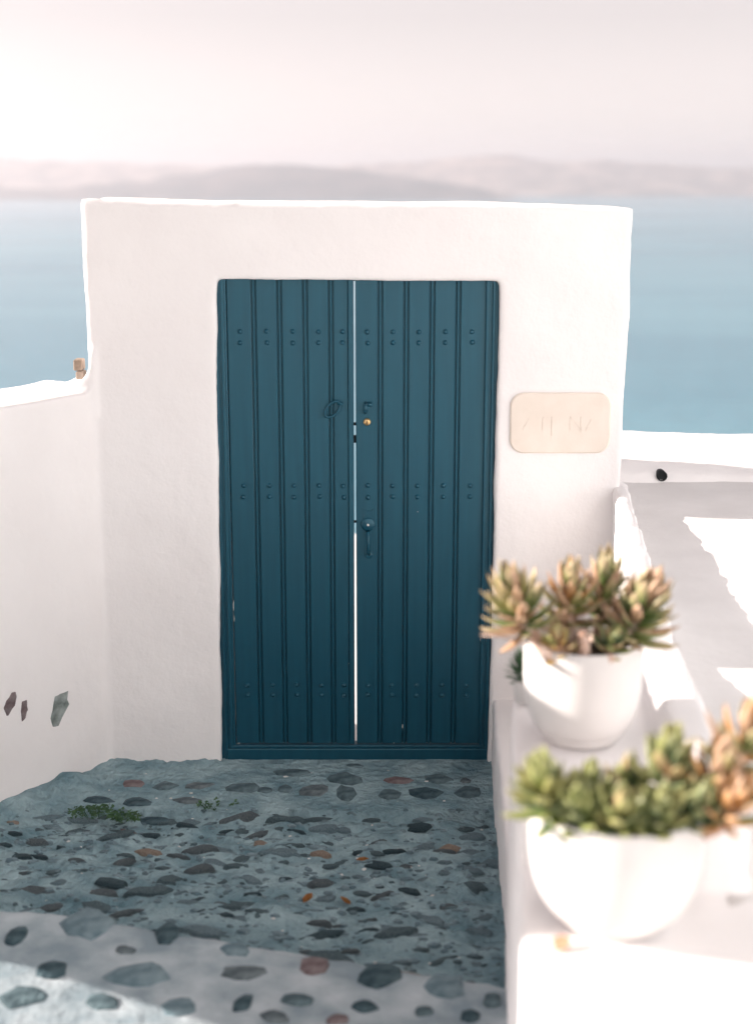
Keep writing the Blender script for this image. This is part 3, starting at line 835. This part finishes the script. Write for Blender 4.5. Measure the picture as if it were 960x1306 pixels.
def rosette(plant, foot, top, n, kind, cols, size=1.0, lean=(0, 0, 1), open_=1.0, stem_r=0.012, rnd=rnd, spiral_h=0.05, emin=-12):
    foot, top = Vector(foot), Vector(top)
    po = plant.location
    bm = bmesh.new()
    mid = (foot + top) / 2 + Vector((rnd.uniform(-.012, .012), rnd.uniform(-.012, .012), 0))
    ax = Vector(lean).normalized()
    tube(bm, [foot - po, mid - po, top - po, top - po + ax * spiral_h * size], [stem_r*1.15, stem_r, stem_r*.95, stem_r*.5], 8)
    r = bm_obj('rosette', bm, M['stem'], plant, True)
    q = Vector((0, 0, 1)).rotation_difference(ax)
    for i in range(n):
        f = i / (n - 1)                       # 0 outer and low, 1 heart
        az = i * 2.39996 + rnd.uniform(-.2, .2)
        elev = R(emin + (76 - emin) * f ** 0.95) / open_ + rnd.uniform(-.10, .10)
        o = bpy.data.objects.new('leaf', LEAFS[kind]); link(o); o.parent = r
        s = size * (1.0 - 0.22 * f ** 2) * rnd.uniform(.88, 1.12)
        o.scale = (s, s, s)
        m = Matrix.Rotation(az, 4, 'Z') @ Matrix.Rotation(elev, 4, 'X')
        base = top - po + ax * (spiral_h * size * (f * 1.35 - 0.35))
        o.matrix_local = Matrix.Translation(base) @ q.to_matrix().to_4x4() @ m @ Matrix.Diagonal((s, s, s, 1))
        c = cols[min(len(cols)-1, int(rnd.random() * len(cols)))]
        k = rnd.uniform(.8, 1.2)
        o.color = (c[0]*k, c[1]*k, c[2]*k, 1)
    return r
G1, G2, G3 = (0.12, 0.18, 0.055), (0.18, 0.235, 0.075), (0.28, 0.28, 0.10)
PK, OR, DG = (0.42, 0.27, 0.17), (0.52, 0.27, 0.10), (0.05, 0.11, 0.06)
fp = empty('succulent_plant', (0.50, 3.375, 1.17))
cA = [G1, G2, G3, G2, PK]
rosette(fp, (0.43, 3.36, 1.16), (0.345, 3.33, 1.262), 66, 'long', cA, 1.22, (-.30, -.10, 1), 1.0, 0.015, spiral_h=0.065)
rosette(fp, (0.475, 3.39, 1.16), (0.465, 3.385, 1.262), 54, 'long', [G2, G3, PK, OR], 1.10, (0.0, -.05, 1), 1.0, 0.016, spiral_h=0.065)
rosette(fp, (0.55, 3.36, 1.16), (0.610, 3.34, 1.240), 70, 'long', cA + [PK], 1.28, (.36, -.15, 1), 1.0, 0.016, spiral_h=0.065)
rosette(fp, (0.53, 3.43, 1.16), (0.550, 3.43, 1.265), 46, 'long', cA, 1.15, (.1, .1, 1), 1.0, 0.013, spiral_h=0.065)
rosette(fp, (0.455, 3.29, 1.165), (0.43, 3.285, 1.205), 22, 'short', [OR, PK, G3], 0.9, (-.2, -.4, 1), 0.95, 0.012, spiral_h=0.03)
rosette(fp, (0.565, 3.29, 1.165), (0.550, 3.28, 1.205), 22, 'short', [G2, PK, DG], 0.9, (.2, -.4, 1), 0.95, 0.012, spiral_h=0.03)
for a, b, c in (((0.470, 3.29, 1.165), (0.487, 3.262, 1.21), (0.478, 3.25, 1.262)), ((0.42, 3.30, 1.165), (0.40, 3.27, 1.20), (0.372, 3.26, 1.222)), ((0.53, 3.27, 1.165), (0.54, 3.25, 1.19), (0.548, 3.245, 1.205)), ((0.36, 3.34, 1.2), (0.30, 3.33, 1.222), (0.248, 3.33, 1.226))):
    bm = bmesh.new()
    thin = 0.0022 if c[0] < 0.3 else 0.013
    tube(bm, [Vector(a) - fp.location, Vector(b) - fp.location, Vector(c) - fp.location], [thin, thin*1.05, thin*.8], 8)
    bm_obj('stem', bm, M['stem'], fp, True)
tag(fp, 'peach-tipped green succulent rosettes growing in the farther pot', 'plant', 'succulents in the white pots')

np_ = empty('succulent_plant', (0.473, 2.67, 1.06))
gr = [G1, G2, DG, G2, G3]
mix = [G2, G3, PK, OR]
rosette(np_, (0.36, 2.63, 1.06), (0.335, 2.60, 1.120), 42, 'mid', gr + [G3], 1.12, (-.35, -.15, 1), 1.0, 0.012, spiral_h=0.05)
rosette(np_, (0.40, 2.58, 1.06), (0.388, 2.568, 1.108), 24, 'short', gr, 1.15, (-.2, -.5, 1), 0.95, spiral_h=0.03, emin=10)
rosette(np_, (0.46, 2.57, 1.06), (0.455, 2.548, 1.106), 26, 'short', gr + [PK], 1.2, (0, -.5, 1), 0.95, spiral_h=0.03, emin=10)
rosette(np_, (0.52, 2.58, 1.06), (0.525, 2.55, 1.106), 26, 'short', gr, 1.2, (.1, -.5, 1), 0.95, spiral_h=0.03, emin=10)
rosette(np_, (0.43, 2.66, 1.06), (0.420, 2.64, 1.095), 22, 'mid', gr + [G3], 1.0, (-.05, -.1, 1), 1.0, spiral_h=0.045)
rosette(np_, (0.50, 2.68, 1.06), (0.490, 2.66, 1.100), 22, 'mid', gr + [PK], 1.0, (.05, -.1, 1), 1.0, spiral_h=0.045)
rosette(np_, (0.55, 2.65, 1.06), (0.560, 2.62, 1.150), 38, 'mid', gr + [G3, PK], 1.1, (.0, -.1, 1), 1.0, spiral_h=0.06)
rosette(np_, (0.59, 2.58, 1.06), (0.592, 2.565, 1.108), 26, 'mid', [DG, G1, DG], 1.1, (.3, -.4, 1), 0.95, spiral_h=0.03, emin=10)
rosette(np_, (0.61, 2.64, 1.06), (0.640, 2.60, 1.135), 34, 'long', mix + [OR, PK], 1.1, (.12, -.2, 1), 1.0, 0.014, spiral_h=0.06)
rosette(np_, (0.64, 2.68, 1.06), (0.705, 2.66, 1.185), 36, 'long', mix, 1.2, (.22, -.1, 1), 1.0, 0.014, spiral_h=0.06)
rosette(np_, (0.62, 2.60, 1.06), (0.655, 2.545, 1.115), 22, 'long', [OR, PK, OR, G3], 1.0, (.3, -.35, 1), 1.0, 0.013, spiral_h=0.04)
tag(np_, 'dense green and orange succulents spilling over the near pot', 'plant', 'succulents in the white pots')

# little spiky plant in its own pot behind the far one
sm = empty('flower_pot', (0.385, 3.62, 0.952))
bm = bmesh.new(); lathe(bm, [(0, 0.0), (0.022, 0.0), (0.032, 0.055), (0.033, 0.062), (0.029, 0.062), (0.027, 0.052), (0, 0.052)], 28)
bm_obj('bowl', bm, M['pot'], sm, True)
tag(sm, 'tiny white pot half hidden behind the farther pot', 'flower pot')
sp_ = empty('spiky_plant', (0.385, 3.62, 1.00))
LEAFS['spike'] = leaf_mesh('leaf', 0.045, 0.008, 0.005, 0.006, M['weed'])
for i in range(46):
    f = i / 45
    o = bpy.data.objects.new('leaf', LEAFS['spike']); link(o); o.parent = sp_
    m = Matrix.Rotation(i * 2.4, 4, 'Z') @ Matrix.Rotation(R(-10 + 85 * f), 4, 'X')
    o.matrix_local = Matrix.Translation((-0.012, 0, 0.012 + 0.045 * f)) @ m
tag(sp_, 'small dark green spiky plant half hidden behind the farther pot', 'plant')

# weeds between the stones
def weed(loc, n, spread, h, label, seed):
    r = random.Random(seed)
    e = empty('weed', loc)
    bm = bmesh.new(); lm = bmesh.new()
    for i in range(n):
        a, d = r.uniform(0, 6.28), spread * math.sqrt(r.random())
        x, y = d * math.cos(a) * 1.4, d * math.sin(a) * 0.7
        hh = h * r.uniform(.4, 1) * (1 - 0.5 * d / spread)
        tube(bm, [(x*.6, y*.6, -.01), (x*.85, y*.85, hh*.6), (x, y, hh)], 0.0008, 4)
        for k in range(5):
            c = Vector((x, y, hh)) + Vector((r.uniform(-1, 1), r.uniform(-1, 1), r.uniform(-1.2, .5))) * 0.009
            u = Vector((r.uniform(-1, 1), r.uniform(-1, 1), r.uniform(-.4, .6))).normalized() * r.uniform(.005, .009)
            v = u.orthogonal().normalized() * u.length * .5
            lm.faces.new([lm.verts.new(p) for p in (c - u, c + v, c + u, c - v)])
    bm_obj('stems', bm, M['weed'], e)
    tag(bm_obj('leaves', lm, M['weed'], e), kind='stuff')
    return tag(e, label, 'weed')
weed((-1.02, 4.935, 0.03), 60, 0.075, 0.035, 'dark green weed clump at the foot of the curved wall', 3)
weed((-0.915, 4.93, 0.02), 40, 0.045, 0.028, 'low green weed beside the clump by the curved wall', 4)
weed((-0.59, 5.07, 0.005), 14, 0.055, 0.030, 'sparse weed sprig in the paving left of the door', 5)
# dry leaves on the ramp
LM = None
for k, (x, y, s, lab) in enumerate(((-0.048, 4.628, 1.0, 'small orange dry leaf in the middle of the path'), (-0.22, 4.266, 1.3, 'dry brown leaf on the path, left of two lying side by side'), (-0.10, 4.281, 1.2, 'dry brown leaf on the path, right of two lying side by side'))):
    bm = bmesh.new()
    top = [(-0.022, 0), (-0.01, 0.009), (0.008, 0.010), (0.024, 0.001), (0.008, -0.009), (-0.01, -0.008)]
    c = bm.verts.new((0, 0, 0.001))
    vs = [bm.verts.new((a, b, 0.008 + 0.2 * abs(b))) for a, b in top]
    for i in range(6): bm.faces.new((c, vs[i], vs[(i+1) % 6]))
    geo = bmesh.ops.solidify(bm, geom=bm.faces[:], thickness=0.0006)
    o = bm_obj('dry_leaf', bm, M['dryleaf']); o.location = (x, y, path_z(x, y) + 0.006); o.scale = (s, s, s); o.rotation_euler = (0.2, -0.1, k * 1.1)
    tag(o, lab, 'leaf')

# ============================================================ HAZE
m = bpy.data.materials.new('sea_haze'); m.use_nodes = True
nt = m.node_tree; nt.nodes.clear()
out = nt.nodes.new('ShaderNodeOutputMaterial'); pv = nt.nodes.new('ShaderNodeVolumePrincipled')
pv.inputs['Color'].default_value = (0.92, 0.865, 0.89, 1)
pv.inputs['Density'].default_value = 1.6e-4
pv.inputs['Anisotropy'].default_value = 0.6
nt.links.new(pv.outputs['Volume'], out.inputs['Volume'])
bm = bmesh.new(); box(bm, -14000, 14000, -600, 14500, -112, 190)
h = bm_obj('haze', bm, m)
tag(h, 'pale sea haze over the water', kind='stuff')
